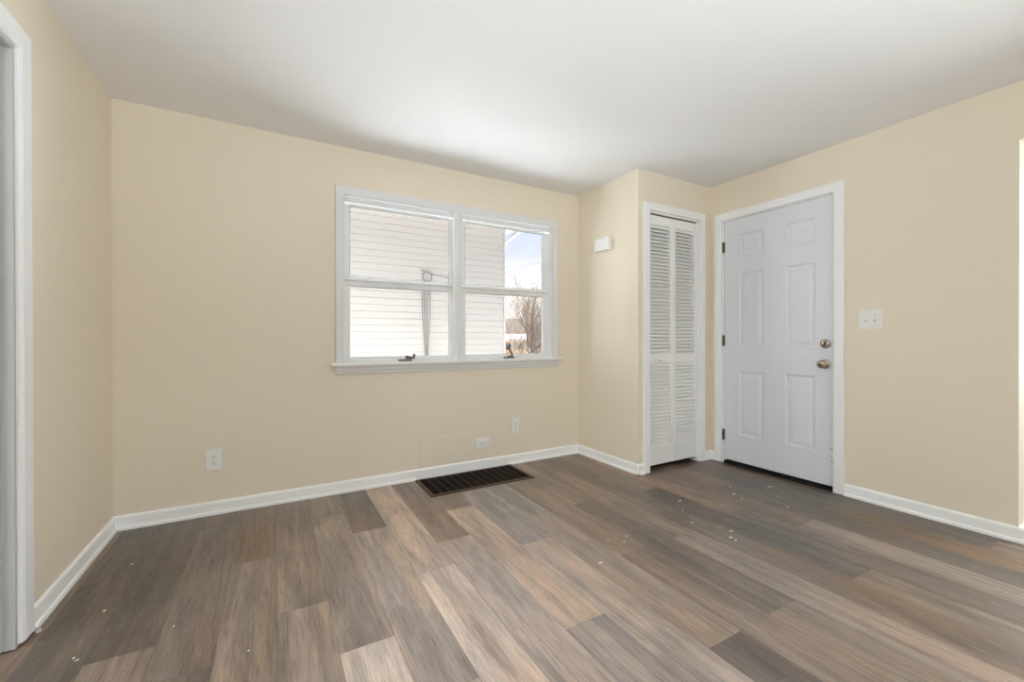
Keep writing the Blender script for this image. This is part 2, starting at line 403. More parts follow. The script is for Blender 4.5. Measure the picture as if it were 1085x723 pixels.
def build_floor():
    rnd = random.Random(11)
    bm = bmesh.new()
    uv = bm.loops.layers.uv.new('plank')
    cl = bm.loops.layers.float_color.new('tone')
    keys = list(TONES)
    kmin, kmax = -18, 29
    ymin, ymax = REAR - 0.02, D + 0.02
    for k in range(kmin, kmax):
        xa, xb = PX0 + PW * k, PX0 + PW * (k + 1)
        xa, xb = max(xa, -3.2), min(xb, 5.6)
        if xb <= xa: continue
        if k in PLK: y0, tn = PLK[k]
        else: y0, tn = rnd.uniform(0, PL), {}
        n0 = int(math.floor((ymin - y0) / PL)); n1 = int(math.ceil((ymax - y0) / PL))
        for n in range(n0, n1):
            ya, yb = max(ymin, y0 + n * PL), min(ymax, y0 + (n + 1) * PL)
            if yb <= ya: continue
            key = tn.get(n) or keys[rnd.randrange(len(keys))]
            seed = rnd.random()
            c = TONES[key]
            f = bm.faces.new([bm.verts.new(p) for p in ((xa, ya, 0), (xb, ya, 0), (xb, yb, 0), (xa, yb, 0))])
            for lp, u in zip(f.loops, ((0, ya - y0 - n * PL), (1, ya - y0 - n * PL), (1, yb - y0 - n * PL), (0, yb - y0 - n * PL))):
                lp[uv].uv = u
                lp[cl] = (*c, seed)
    # sub floor below, so that the floor is a solid slab
    vs = [bm.verts.new((x, y, z)) for x in (-3.2, 5.6) for y in (ymin, ymax) for z in (-0.06, -0.002)]
    for q in ((0, 1, 3, 2), (4, 6, 7, 5), (0, 4, 5, 1), (2, 3, 7, 6), (0, 2, 6, 4), (1, 5, 7, 3)):
        bm.faces.new([vs[i] for i in q])
    me = bpy.data.meshes.new('floor'); bm.to_mesh(me); bm.free()
    o = bpy.data.objects.new('floor', me); COL.objects.link(o)
    m = mat('brown_grey_vinyl_planks', (0.2, 0.15, 0.12), 0.34, 0.95)
    B = bsdf(m)
    at = N(m, 'ShaderNodeAttribute', attribute_name='tone')
    geo = N(m, 'ShaderNodeNewGeometry')
    off = N(m, 'ShaderNodeVectorMath', operation='MULTIPLY_ADD')
    cmb = N(m, 'ShaderNodeCombineXYZ')
    for i in range(3): LK(m, at.outputs['Alpha'], cmb.inputs[i])
    LK(m, cmb.outputs[0], off.inputs[0]); off.inputs[1].default_value = (37, 91, 53); LK(m, geo.outputs['Position'], off.inputs[2])
    def noise(stretch, detail=4, dist=0.0, rough=0.55):
        mp = N(m, 'ShaderNodeMapping'); mp.inputs['Scale'].default_value = stretch
        no = N(m, 'ShaderNodeTexNoise'); no.inputs['Scale'].default_value = 1; no.inputs['Detail'].default_value = detail
        no.inputs['Distortion'].default_value = dist; no.inputs['Roughness'].default_value = rough
        LK(m, off.outputs[0], mp.inputs[0]); LK(m, mp.outputs[0], no.inputs['Vector'])
        return no.outputs[0]
    def rng(src, a, b2, c, d):
        r = N(m, 'ShaderNodeMapRange'); r.inputs[1].default_value = a; r.inputs[2].default_value = b2
        r.inputs[3].default_value = c; r.inputs[4].default_value = d; LK(m, src, r.inputs[0]); return r.outputs[0]
    def mixc(fac, a, bcol, mode='MIX'):
        x = N(m, 'ShaderNodeMix', data_type='RGBA', blend_type=mode)
        if isinstance(fac, float): x.inputs[0].default_value = fac
        else: LK(m, fac, x.inputs[0])
        for s, v in ((6, a), (7, bcol)):
            if isinstance(v, tuple): x.inputs[s].default_value = (*v, 1)
            else: LK(m, v, x.inputs[s])
        return x.outputs[2]
    broad = noise((13, 0.75, 1), 3, 1.2)          # wide streaks along the plank
    mid = noise((75, 3.2, 1), 5, 1.0, 0.72)             # cathedral grain
    fine = noise((190, 9, 1), 4, 0.3, 0.7)             # pores
    wear = noise((30, 18, 1), 5, 0.4, 0.65)       # limed wear
    c0 = at.outputs['Color']
    blot = noise((6.5, 1.7, 1), 2, 0.8)           # darker and warmer patches of the printed oak
    hue = noise((9, 1.1, 1), 2, 0.5)
    c0 = mixc(rng(hue, 0.50, 0.68, 0.0, 0.8), c0, mixc(1.0, c0, (1.08, 0.96, 0.86), 'MULTIPLY'))
    c0 = mixc(rng(blot, 0.46, 0.66, 0.0, 0.55), c0, mixc(1.0, c0, (0.60, 0.60, 0.62), 'MULTIPLY'))
    c0 = mixc(rng(blot, 0.50, 0.32, 0.0, 0.40), c0, mixc(1.0, c0, (1.30, 1.24, 1.18), 'MULTIPLY'))
    c1 = mixc(rng(broad, 0.46, 0.66, 0.0, 0.62), c0, mixc(1.0, c0, (0.56, 0.55, 0.57), 'MULTIPLY'))
    c2 = mixc(rng(broad, 0.52, 0.32, 0.0, 0.40), c1, mixc(1.0, c0, (1.42, 1.34, 1.26), 'MULTIPLY'))
    c3 = mixc(rng(mid, 0.50, 0.68, 0.0, 0.62), c2, mixc(1.0, c2, (0.50, 0.47, 0.46), 'MULTIPLY'))
    c4 = mixc(rng(fine, 0.50, 0.66, 0.0, 0.62), c3, mixc(1.0, c3, (0.50, 0.49, 0.49), 'MULTIPLY'))
    c5 = mixc(rng(fine, 0.46, 0.30, 0.0, 0.45), c4, mixc(1.0, c4, (1.45, 1.42, 1.40), 'MULTIPLY'))
    c6 = mixc(rng(wear, 0.56, 0.78, 0.0, 0.30), c5, (0.42, 0.37, 0.33))
    # micro bevel seam between planks
    uvn = N(m, 'ShaderNodeUVMap', uv_map='plank'); su = N(m, 'ShaderNodeSeparateXYZ'); LK(m, uvn.outputs[0], su.inputs[0])
    def absd(src, half):
        a = N(m, 'ShaderNodeMath', operation='SUBTRACT'); LK(m, src, a.inputs[0]); a.inputs[1].default_value = half
        k = N(m, 'ShaderNodeMath', operation='ABSOLUTE'); LK(m, a.outputs[0], k.inputs[0]); return k.outputs[0]
    e1 = rng(absd(su.outputs['X'], 0.5), 0.5 - 0.009, 0.5 - 0.005, 0.0, 1.0)
    e2 = rng(absd(su.outputs['Y'], PL / 2), PL / 2 - 0.0016, PL / 2 - 0.0009, 0.0, 1.0)
    mxm = N(m, 'ShaderNodeMath', operation='MAXIMUM'); LK(m, e1, mxm.inputs[0]); LK(m, e2, mxm.inputs[1])
    sm = N(m, 'ShaderNodeMath', operation='MULTIPLY'); LK(m, mxm.outputs[0], sm.inputs[0]); sm.inputs[1].default_value = 0.45
    c7 = mixc(sm.outputs[0], c6, (0.05, 0.04, 0.033))
    # dried plaster smears by the entry (stains lying on the planks)
    wp = N(m, 'ShaderNodeSeparateXYZ'); LK(m, geo.outputs['Position'], wp.inputs[0])
    dv = N(m, 'ShaderNodeVectorMath', operation='DISTANCE'); LK(m, geo.outputs['Position'], dv.inputs[0]); dv.inputs[1].default_value = (2.55, 1.55, 0)
    near = rng(dv.outputs['Value'], 0.3, 1.0, 1.0, 0.0)
    mp = N(m, 'ShaderNodeMapping'); mp.inputs['Scale'].default_value = (26, 11, 1); mp.inputs['Rotation'].default_value = (0, 0, 0.5)
    LK(m, geo.outputs['Position'], mp.inputs[0])
    sn = N(m, 'ShaderNodeTexNoise'); sn.inputs['Scale'].default_value = 1.0; sn.inputs['Detail'].default_value = 5; sn.inputs['Roughness'].default_value = 0.7
    LK(m, mp.outputs[0], sn.inputs['Vector'])
    smear = rng(sn.outputs[0], 0.62, 0.72, 0.0, 0.5)
    sx2 = N(m, 'ShaderNodeMath', operation='MULTIPLY'); LK(m, smear, sx2.inputs[0]); LK(m, near, sx2.inputs[1])
    c8 = mixc(sx2.outputs[0], c7, (0.50, 0.47, 0.44))
    LK(m, c8, B.inputs['Base Color'])
    LK(m, rng(fine, 0.3, 0.7, 0.30, 0.42), B.inputs['Roughness'])
    bu = N(m, 'ShaderNodeBump'); bu.inputs['Strength'].default_value = 0.25; bu.inputs['Distance'].default_value = 0.0012
    LK(m, fine, bu.inputs['Height']); LK(m, bu.outputs[0], B.inputs['Normal'])
    me.materials.append(m)
    return st(o, 'brown and grey wood-look plank floor', 'floor')
build_floor()

# ---- baseboards: flat board with eased top and a shoe strip at the floor
def bprof(shoe=True, h=0.082):
    p = [(0.0005, 0.001), (0.0005, h), (0.004, h), (0.0105, h - 0.006), (0.0125, h - 0.014), (0.0125, 0.022)]
    if shoe: p += [(0.016, 0.0215), (0.0205, 0.017), (0.022, 0.010), (0.022, 0.001)]
    else: p += [(0.0125, 0.001)]
    return p
def board(name, runs, label):
    """runs: (tow(u,d,z), u0, u1, shoe)"""
    b = MB()
    for tow, u0, u1, shoe in runs:
        b.prism(bprof(shoe), tow, u0, u1)
    return st(b.build(name, M['base']), label, 'baseboard')
tb = lambda u, d, z: (u, D - d, z)
tl = lambda u, d, z: (-L + d, u, z)
trr = lambda u, d, z: (R - d, u, z)
tcs = lambda u, d, z: (C - d, u, z)
tcf = lambda u, d, z: (u, EC - d, z)
VX0, VX1, VY0, VY1 = 0.922, 1.748, 2.722, 3.106
board('baseboard_back', [(tb, -L, VX0 + 0.012, True), (tb, VX0 + 0.012, VX1 - 0.03, False), (tb, VX1 - 0.03, C, True)], 'white baseboard along the window wall, shoe strip cut at the floor register')
board('baseboard_left', [(tl, 2.187, D, True)], 'white baseboard between the doorway casing and the corner')
board('baseboard_closet', [(tcs, EC - 0.022, D, True), (tcf, C - 0.022, C + 0.055, True)], 'white baseboard wrapping the boxed-out closet corner')
board('baseboard_corner', [(tcf, 3.281, R, False), (trr, 2.331, EC, False)], 'short white baseboard pieces in the corner between the two doors')
tret = lambda u, d, z: (u, RO1 - d, z)
board('baseboard_right', [(trr, RO1 - 0.022, 1.366, True), (tret, R - 0.0, R + WT, True)], 'white baseboard from the entry door casing to the wall end')

# ---- casings (trim)
CAS = [(0.0, 0.0003), (0.0, 0.017), (0.004, 0.0185), (0.020, 0.0165), (0.046, 0.0125), (0.054, 0.0125), (0.058, 0.010), (0.058, 0.0003)]
CASF = [(0.0, 0.0003), (0.0, 0.016), (0.003, 0.018), (0.055, 0.018), (0.059, 0.0165), (0.0595, 0.014), (0.0595, 0.0003)]
b = MB().casing(back, 0.376, 2.246, 0.902, 2.128, CAS)
st(b.build('trim_1', M['casing']), 'white mitred casing around the double window', 'trim')
# stool and apron under the window
r = root('trim_2', (1.31, D, 0.85), 'white window sill shelf with apron board under the double window', 'trim', None, 'structure')
prof = [(0.0005, 0.876), (0.0005, 0.900), (0.040, 0.900), (0.045, 0.897), (0.046, 0.889), (0.044, 0.880), (0.038, 0.876)]
b = MB().prism(prof, tb, 0.350, 2.288)
b.box(WX0 + 0.002, WX1 - 0.002, D - 0.0004, D + 0.04, 0.886, 0.8999)
b.build('window_stool', M['trim'], r)
b = MB()
prof = [(0.0005, 0.818), (0.0005, 0.8758), (0.018, 0.8758), (0.018, 0.852), (0.012, 0.838), (0.009, 0.822), (0.006, 0.818)]
b.prism(prof, tb, 0.378, 2.245)
b.build('window_apron', M['casing'], r)
# closet casing
b = MB().casing(closetw, 2.540, 3.279, 0.004, 2.150, CASF)
# jamb lining
b.box(CX0 + 0.0005, CX0 + 0.010, EC - 0.002, EC + 0.088, 0.004, CH - 0.0005); b.box(CX1 - 0.010, CX1 - 0.0005, EC - 0.002, EC + 0.088, 0.004, CH - 0.0005)
b.box(CX0 + 0.010, CX1 - 0.010, EC - 0.002, EC + 0.088, CH - 0.010, CH - 0.0005)
st(b.build('trim_3', M['trim']), 'white casing around the louvered closet door', 'trim')
# entry casing
b = MB().casing(rightw, 1.369, 2.328, 0.004, 2.139, [(0.0, 0.0003), (0.0, 0.017), (0.003, 0.019), (0.050, 0.0185), (0.060, 0.016), (0.0635, 0.013), (0.0635, 0.0003)])
b.box(R - 0.003, R + WT - 0.001, ED0 + 0.0005, ED0 + 0.012, 0.004, EDH - 0.0005); b.box(R - 0.003, R + WT - 0.001, ED1 - 0.012, ED1 - 0.0005, 0.004, EDH - 0.0005)
b.box(R - 0.003, R + WT - 0.001, ED0 + 0.012, ED1 - 0.012, EDH - 0.006, EDH - 0.0005)
st(b.build('trim_4', M['trim']), 'white casing around the six panel entry door', 'trim')
# left doorway casing and its greyer jamb
r = root('trim_5', (-L, 2.14, 0), 'white casing of the open doorway with grey painted jamb', 'trim', None, 'structure')
b = MB().casing(leftw, 1.16, 2.184, 0.012, 2.150, [(0.0, 0.0003), (0.0, 0.016), (0.004, 0.019), (0.066, 0.019), (0.072, 0.016), (0.078, 0.014), (0.080, 0.010), (0.080, 0.0003)])
b.build('casing', M['trim'], r)
b = MB()
for (ya, yb) in ((LD1 - 0.014, LD1 - 0.0005), (LD0 + 0.0005, LD0 + 0.014)):
    b.box(-L - WT + 0.001, -L + 0.004, ya, yb, 0.003, LDH - 0.0005, 0.001, 1)
b.box(-L - WT + 0.001, -L + 0.004, LD0 + 0.014, LD1 - 0.014, LDH - 0.014, LDH - 0.0005, 0.001, 1)
b.box(-L - 0.075, -L - 0.028, LD1 - 0.024, LD1 - 0.0141, 0.003, LDH - 0.0145, 0.002, 2)
b.box(-L - 0.075, -L - 0.028, LD0 + 0.0141, LD0 + 0.024, 0.003, LDH - 0.0145, 0.002, 2)
b.box(-L - 0.075, -L - 0.028, LD0 + 0.0245, LD1 - 0.0245, LDH - 0.024, LDH - 0.0145, 0.002, 2)
b.build('jamb', M['jamb'], r)

# ================================================================== WINDOWS
def crank(parent, x, z, folded):
    cr = MB()
    y = D - 0.002
    cr.box(x - 0.050, x + 0.050, y - 0.020, y + 0.012, z, z + 0.016, 0.006, 3)
    cr.box(x + (0.0 if folded else -0.012), x + (0.050 if folded else 0.030), y - 0.026, y + 0.006, z + 0.014, z + 0.027, 0.005, 3)
    h = cr.build('crank_handle', M['zinc'], parent)
    a = MB(); k = MB()
    if folded:
        a.tube([(x + 0.020, y - 0.012, z + 0.026), (x + 0.004, y - 0.022, z + 0.036), (x + 0.030, y - 0.03, z + 0.030), (x + 0.058, y - 0.034, z + 0.024)], [0.006, 0.0065, 0.006, 0.005], 10)
        k.lathe([(0, -0.012), (0.006, -0.011), (0.0075, 0), (0.0085, 0.012), (0.006, 0.020), (0, 0.021)], basis((1, 0, 0), (0, 1, 0), (0, 0, 1), (x + 0.060, y - 0.034, z + 0.036)), 16)
    else:
        a.tube([(x + 0.020, y - 0.010, z + 0.022), (x + 0.018, y - 0.018, z + 0.042), (x - 0.004, y - 0.026, z + 0.070), (x - 0.022, y - 0.030, z + 0.092)], [0.007, 0.007, 0.006, 0.006], 10)
        k.tube([(x - 0.022, y - 0.030, z + 0.088), (x - 0.018, y - 0.036, z + 0.106), (x - 0.010, y - 0.040, z + 0.120)], [0.007, 0.0085, 0.007], 12)
    a.build('crank_arm', M['dark_metal'], h); k.build('crank_knob', M['dark_metal'], h)

def window(name, x0, x1, g0, g1, label, crank_x, folded):
    """one unit: fixed pane above, crank-out sash below. x0..x1 frame, g0..g1 glass"""
    r = root(name, ((x0 + x1) / 2, D, 0.9), label, 'window', None, 'structure')
    yf, ys, yg = D + 0.006, D + 0.030, D + 0.042        # frame front, sash front, glass
    T0, T1 = 1.442, 1.512                                # transom
    ZB, ZT = 0.939, 2.007
    # outer frame: jamb liners stepped towards the glass
    f = MB()
    prof = [(0.0, -0.085), (0.0, -0.004), (0.014, -0.004), (0.0145, -0.012), (0.022, -0.014), (0.0225, -0.026), (0.026, -0.028), (0.026, -0.085)]
    f.casing(back, x0, x1, 0.9001, 2.0945, [(t, d) for t, d in prof], True)
    f.build('frame', M['winframe'], r)
    # head strip with reeds
    f = MB()
    for i in range(3):
        z = 2.030 + i * 0.011
        f.box(x0 + 0.024, x1 - 0.024, D + 0.008 + 0.002 * (2 - i), D + 0.03, z, z + 0.0105, 0.0012, 2)
    f.build('head_strip', M['winframe'], r)
    # transom with projecting ledge
    f = MB()
    prof = [(-0.060, T0), (-0.060, T1), (-0.050, T1), (-0.046, T1 - 0.012), (-0.018, T1 - 0.018), (-0.012, T1 - 0.022), (-0.012, T1 - 0.030), (-0.030, T1 - 0.034), (-0.034, T0 + 0.004), (-0.038, T0)]
    f.prism(prof, tb, x0 + 0.026, x1 - 0.026)
    f.build('transom', M['winframe'], r)
    # upper glazing stops + pane
    def sash(nm, za, zb, front):
        s = MB()
        wd0, wd1 = g0 - (x0 + 0.026), (x1 - 0.026) - g1
        m = MB()
        for (xa, xb, a, c) in ((x0 + 0.0265, g0, za, zb), (g1, x1 - 0.0265, za, zb)):
            s.box(xa, xb, front, yg + 0.007, a, c, 0.003, 2)
        return s
    s = sash('upper', T1, 2.022, ys + 0.004)
    s.box(g0 - 0.001, g1 + 0.001, ys + 0.004, yg + 0.007, ZT, 2.029, 0.003, 2)
    up = s.build('upper_sash', M['winframe'], r)
    def pane(za, zb, parent):
        p = MB().box(g0 - 0.004, g1 + 0.004, yg, yg + 0.004, za - 0.004, zb + 0.004)
        p.build('pane', M['glass'], parent)
        q = MB()
        t = 0.0028
        q.box(g0, g1, yg - 0.003, yg - 0.0002, zb - t * 1.3, zb); q.box(g0, g0 + t, yg - 0.003, yg - 0.0002, za, zb)
        q.box(g1 - t * 0.6, g1, yg - 0.003, yg - 0.0002, za, zb)
        q.build('glazing_putty', M['gasket'], parent)
    pane(T1, ZT, up)
    s = sash('lower', 0.908, T0, ys - 0.004)
    s.box(g0 - 0.001, g1 + 0.001, ys - 0.004, yg + 0.007, 0.908, ZB, 0.003, 2)
    lo = s.build('lower_sash', M['winframe'], r)
    pane(ZB, T0, lo)
    crank(r, crank_x, 0.9005, folded)
    return r
window('window_1', 0.406, 1.287, 0.474, 1.218, 'window unit farther from the closet with folded crank handle', 0.855, True)
window('window_2', 1.288, 2.197, 1.357, 2.104, 'window unit nearer the closet with raised crank handle', 1.742, False)
# mullion cover between the two units
b = MB()
prof = [(1.244, -0.02), (1.244, 0.004), (1.247, 0.008), (1.252, 0.008), (1.254, 0.004), (1.270, 0.004), (1.273, 0.012), (1.281, 0.012), (1.285, 0.006), (1.318, -0.022), (1.330, -0.024), (1.330, -0.03), (1.244, -0.03)]
b.prism(prof, lambda u, a, c: (a, D - c, u), 0.9005, 2.0698)
st(b.build('trim_6', M['winframe']), 'white mullion strip between the two window units', 'trim')

# ================================================================== ENTRY DOOR
r = root('door_1', (R, 1.84, 0), 'cool white six panel entry door with deadbolt and knob', 'door', None, 'structure')
Y0, Y1, Z0, Z1 = 1.4285, 2.2475, 0.036, 2.0665
XF = R + 0.006                                     # slab face
def panel_door():
    bm = bmesh.new()
    ys = [Y0, 1.5515, 1.7545, 1.9165, 2.1195, Y1]
    zs = [Z0, 0.262, 0.797, 1.000, 1.612, 1.757, 1.934, Z1]
    P = {}
    def v(y, z, x):
        k = (round(y, 5), round(z, 5), round(x, 5))
        if k not in P: P[k] = bm.verts.new((x, y, z))
        return P[k]
    for i in range(5):
        for j in range(7):
            a, c, d, e = ys[i], ys[i + 1], zs[j], zs[j + 1]
            if i in (1, 3) and j in (1, 3, 5):
                rings = [(0, 0), (0.006, 0.007), (0.014, 0.0085), (0.020, 0.0085), (0.045, 0.0025), (0.048, 0.002)]
                prev = None
                for t, dep in rings:
                    cur = [v(a + t, d + t, XF + dep), v(c - t, d + t, XF + dep), v(c - t, e - t, XF + dep), v(a + t, e - t, XF + dep)]
                    if prev:
                        for q in range(4):
                            bm.faces.new((prev[q], prev[(q + 1) % 4], cur[(q + 1) % 4], cur[q]))
                    prev = cur
                bm.faces.new(prev)
            else:
                bm.faces.new((v(a, d, XF), v(c, d, XF), v(c, e, XF), v(a, e, XF)))
    # edges and back
    xb = XF + 0.044
    A = [v(y, Z0, XF) for y in ys]; Bk = [v(y, Z1, XF) for y in ys]
    for S_, z in ((A, Z0), (Bk, Z1)):
        bm.faces.new(S_ + [v(Y1, z, xb), v(Y0, z, xb)])
    for y in (Y0, Y1):
        bm.faces.new([v(y, z, XF) for z in zs] + [v(y, Z1, xb), v(y, Z0, xb)])
    bm.faces.new((v(Y0, Z0, xb), v(Y1, Z0, xb), v(Y1, Z1, xb), v(Y0, Z1, xb)))
    o = MB(); o.bm.free(); o.bm = bm
    return o
slab = panel_door().build('door_slab', M['door'], r)
mtx = lambda y, z, x=XF: basis((0, 1, 0), (0, 0, 1), (-1, 0, 0), (x, y, z))     # local z points into the room
k = MB()
k.lathe([(0, -0.001), (0.033, -0.001), (0.033, 0.003), (0.030, 0.006), (0.020, 0.008), (0.0135, 0.012), (0.0125, 0.022), (0.015, 0.028), (0.024, 0.034), (0.0285, 0.042), (0.0285, 0.052), (0.024, 0.060), (0.012, 0.0635), (0, 0.064)], mtx(1.489, 0.886), 32)
kn = k.build('door_knob', M['nickel'], r)
q = MB(); q.lathe([(0, 0.0605), (0.009, 0.0635), (0.009, 0.0665), (0.007, 0.068), (0, 0.068)], mtx(1.489, 0.886), 20)
q.build('knob_lock_button', M['hinge'], kn)
k = MB()
k.lathe([(0, -0.001), (0.032, -0.001), (0.032, 0.004), (0.029, 0.010), (0.024, 0.013), (0.012, 0.014), (0, 0.014)], mtx(1.486, 1.028), 32)
db = k.build('deadbolt', M['nickel'], r)
q = MB(); q.box(-0.0055, 0.0055, -0.017, 0.017, 0.013, 0.030, 0.003, 3, mtx(1.486, 1.028) @ Matrix.Rotation(0.35, 4, 'Z'))
q.build('thumb_turn', M['hinge'], db)
for zc in (1.848, 1.050, 0.243):
    hg = MB()
    for i in range(5):
        hg.lathe([(0, -0.0085), (0.0065, -0.0085), (0.0065, 0.0085), (0, 0.0085)], basis((1, 0, 0), (0, 1, 0), (0, 0, 1), (R - 0.0055, 2.2525, zc + (i - 2) * 0.0178)), 14)
    hg.lathe([(0, 0), (0.005, 0.0005), (0.004, 0.004), (0, 0.005)], basis((1, 0, 0), (0, 1, 0), (0, 0, 1), (R - 0.0055, 2.2525, zc + 0.0445)), 14)
    hg.box(R - 0.0015, R + 0.0058, 2.243, 2.252, zc - 0.044, zc + 0.044)
    hg.build('hinge', M['hinge'], r)
for zc in (0.298, 0.210):
    q = MB(); q.lathe([(0, -0.001), (0.0045, -0.001), (0.0045, 0.0015), (0.002, 0.0025), (0, 0.0025)], mtx(1.446, zc), 12)
    q.build('screw', M['hinge'], r)
q = MB(); q.prism([(0.001, 0.001), (0.001, 0.020), (-0.02, 0.022), (-0.11, 0.018), (-0.11, 0.001)], trr, ED0 + 0.013, ED1 - 0.013)
q.build('threshold', M['threshold'], r)
b = MB().box(R + WT + 0.001, R + WT + 0.03, ED0 - 0.1, ED1 + 0.1, -0.1, 2.2)
b.build('door_light_block', M['void'], r)  # black panel added behind the door to block daylight and keep its gap dark

# ================================================================== CLOSET BIFOLD
r = root('door_2', (2.9, EC, 0), 'narrow white louvered bifold closet door with small round knob', 'door', None, 'structure')
def leaf(x0, x1, knob):
    yf, yb = EC + 0.012, EC + 0.040
    f = MB()
    zb, zt = 0.044, 2.064
    sw = 0.028
    f.box(x0, x0 + sw, yf, yb, zb, zt, 0.002, 2); f.box(x1 - sw, x1, yf, yb, zb, zt, 0.002, 2)
    rails = [(zb, 0.190), (0.870, 0.935), (1.990, zt)]
    for a, c in rails: f.box(x0 + sw - 0.001, x1 - sw + 0.001, yf + 0.001, yb - 0.001, a, c, 0.002, 2)
    lf = f.build('door_leaf', M['louver'], r)
    s = MB()
    for za, zc in ((0.190, 0.870), (0.935, 1.990)):
        n = int(round((zc - za) / 0.0292)); pt = (zc - za) / n
        for i in range(n):
            z = za + (i + 0.5) * pt
            prof = [(yf + 0.0010, z - 0.0140), (yf + 0.0035, z - 0.0158), (yf + 0.0255, z + 0.0130), (yf + 0.0245, z + 0.0160), (yf + 0.0225, z + 0.0160), (yf + 0.0010, z - 0.0105)]
            s.prism(prof, lambda u, a, c: (u, a, c), x0 + sw - 0.002, x1 - sw + 0.002)
    s.build('louver_slats', M['louver'], lf)
    if knob:
        k = MB(); k.lathe([(0, -0.001), (0.008, -0.001), (0.007, 0.008), (0.009, 0.012), (0.0135, 0.018), (0.0135, 0.023), (0.008, 0.028), (0, 0.029)],
                          basis((1, 0, 0), (0, 0, 1), (0, -1, 0), (2.738, yf + 0.001, 0.893)), 20)
        k.build('knob', M['plastic'], lf)
leaf(2.603, 2.899, True)
leaf(2.902, 3.199, False)
b = MB(); b.box(2.602, 3.200, EC + 0.016, EC + 0.036, 2.070, 2.0745)
b.build('track', M['hinge'], r)
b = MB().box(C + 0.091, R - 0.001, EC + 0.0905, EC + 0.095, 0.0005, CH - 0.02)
b.build('closet_dark_sheet', M['void'], r)  # black sheet stands in for the unlit closet inside

# ================================================================== WALL FITTINGS
def duplex(parent, m4, horizontal=False):
    """two receptacle faces; local x across, y up, z into the room"""
    for s in (-1, 1):
        R4 = m4 @ (Matrix.Rotation(PI / 2, 4, 'Z') if horizontal else Matrix.Identity(4)) @ Matrix.Translation((0, 0.0195 * s, 0))
        f = MB(); seg = 28
        pts = []
        for i in range(seg):
            a = 2 * PI * i / seg
            pts.append((0.0172 * math.cos(a), max(-0.0132, min(0.0132, 0.0172 * math.sin(a)))))
        A = [f.bm.verts.new((x, y, 0.0052)) for x, y in pts]; B2 = [f.bm.verts.new((x, y, 0.0072)) for x, y in pts]
        for i in range(seg): f.bm.faces.new((A[i], A[(i + 1) % seg], B2[(i + 1) % seg], B2[i]))
        f.bm.faces.new(B2); f.bm.faces.new(A[::-1])
        bmesh.ops.transform(f.bm, matrix=R4, verts=f.bm.verts[:])
        rc = f.build('receptacle', M['plastic'], parent)
        g = MB()
        g.box(-0.0078, -0.0052, -0.0006, 0.0078, 0.0070, 0.0076, 0, 1, R4); g.box(0.0052, 0.0078, 0.0002, 0.0072, 0.0070, 0.0076, 0, 1, R4)
        g.lathe([(0, 0.0070), (0.0030, 0.0070), (0.0030, 0.0076), (0, 0.0076)], R4 @ Matrix.Translation((0, -0.0065, 0)), 14)
        g.build('slots', M['slot'], rc)
def plate(m4, w, h, parent):
    p = MB(); p.box(-w / 2, w / 2, -h / 2, h / 2, 0.0004, 0.0056, 0.0024, 3, m4)
    return p.build('cover_plate', M['plastic'], parent)
def screw(m4, x, y, parent):
    s = MB(); s.lathe([(0, 0.0050), (0.0032, 0.0050), (0.0032, 0.0064), (0.0015, 0.0070), (0, 0.0070)], m4 @ Matrix.Translation((x, y, 0)), 14)
    return s.build('screw', M['toggle'], parent)
bw = lambda x, z: basis((1, 0, 0), (0, 0, 1), (0, -1, 0), (x, D, z))
def outlet(x, z, w, h, label, horizontal=False):
    r = root('wall_outlet', (x, D, z - h / 2), label, 'electrical outlet', 'wall outlets under the window')
    m4 = bw(x, z)
    plate(m4, w, h, r); duplex(r, m4, horizontal); screw(m4, 0, 0, r)
    return r
outlet(-0.3135, 0.333, 0.083, 0.128, 'white upright duplex outlet on the wall stretch away from the window')
outlet(1.494, 0.210, 0.124, 0.088, 'low white outlet plate mounted sideways just above the floor register', True)
outlet(1.805, 0.324, 0.083, 0.128, 'white upright duplex outlet under the window near the closet corner')

r = root('light_switch', (R, 1.2255, 1.124), 'white double toggle light switch beside the entry door', 'light switch')
m4 = basis((0, -1, 0), (0, 0, 1), (-1, 0, 0), (R, 1.2255, 1.189))
plate(m4, 0.124, 0.124, r)
for x in (-0.023, 0.023):
    b = MB(); b.box(-0.0055, 0.0055, -0.012, 0.012, 0.0050, 0.0066, 0.0008, 2, m4 @ Matrix.Translation((x, 0, 0)))
    b.build('toggle_collar', M['plastic'], r)
    b = MB(); b.box(-0.0045, 0.0045, -0.0055, 0.0055, 0.004, 0.0215, 0.0022, 3, m4 @ Matrix.Translation((x, -0.001, 0)) @ Matrix.Rotation(0.5, 4, 'X'))
    b.build('toggle', M['toggle'], r)
    for y in (-0.030, 0.030): screw(m4, x, y, r)

r = root('door_chime', (C, 2.75, 1.82), 'white rectangular chime box high on the closet side wall', 'door chime')
b = MB(); b.box(C - 0.010, C - 0.0004, 2.668, 2.832, 1.826, 1.924, 0.003, 2)
b.build('back_plate', M['plastic'], r)
b = MB(); b.box(C - 0.046, C - 0.0098, 2.660, 2.840, 1.820, 1.930, 0.006, 3)
cv = b.build('cover', M['plastic'], r)
b = MB(); b.box(C - 0.0472, C - 0.0455, 2.676, 2.824, 1.832, 1.918, 0.0008, 2)
b.build('face_panel', M['plastic'], cv)

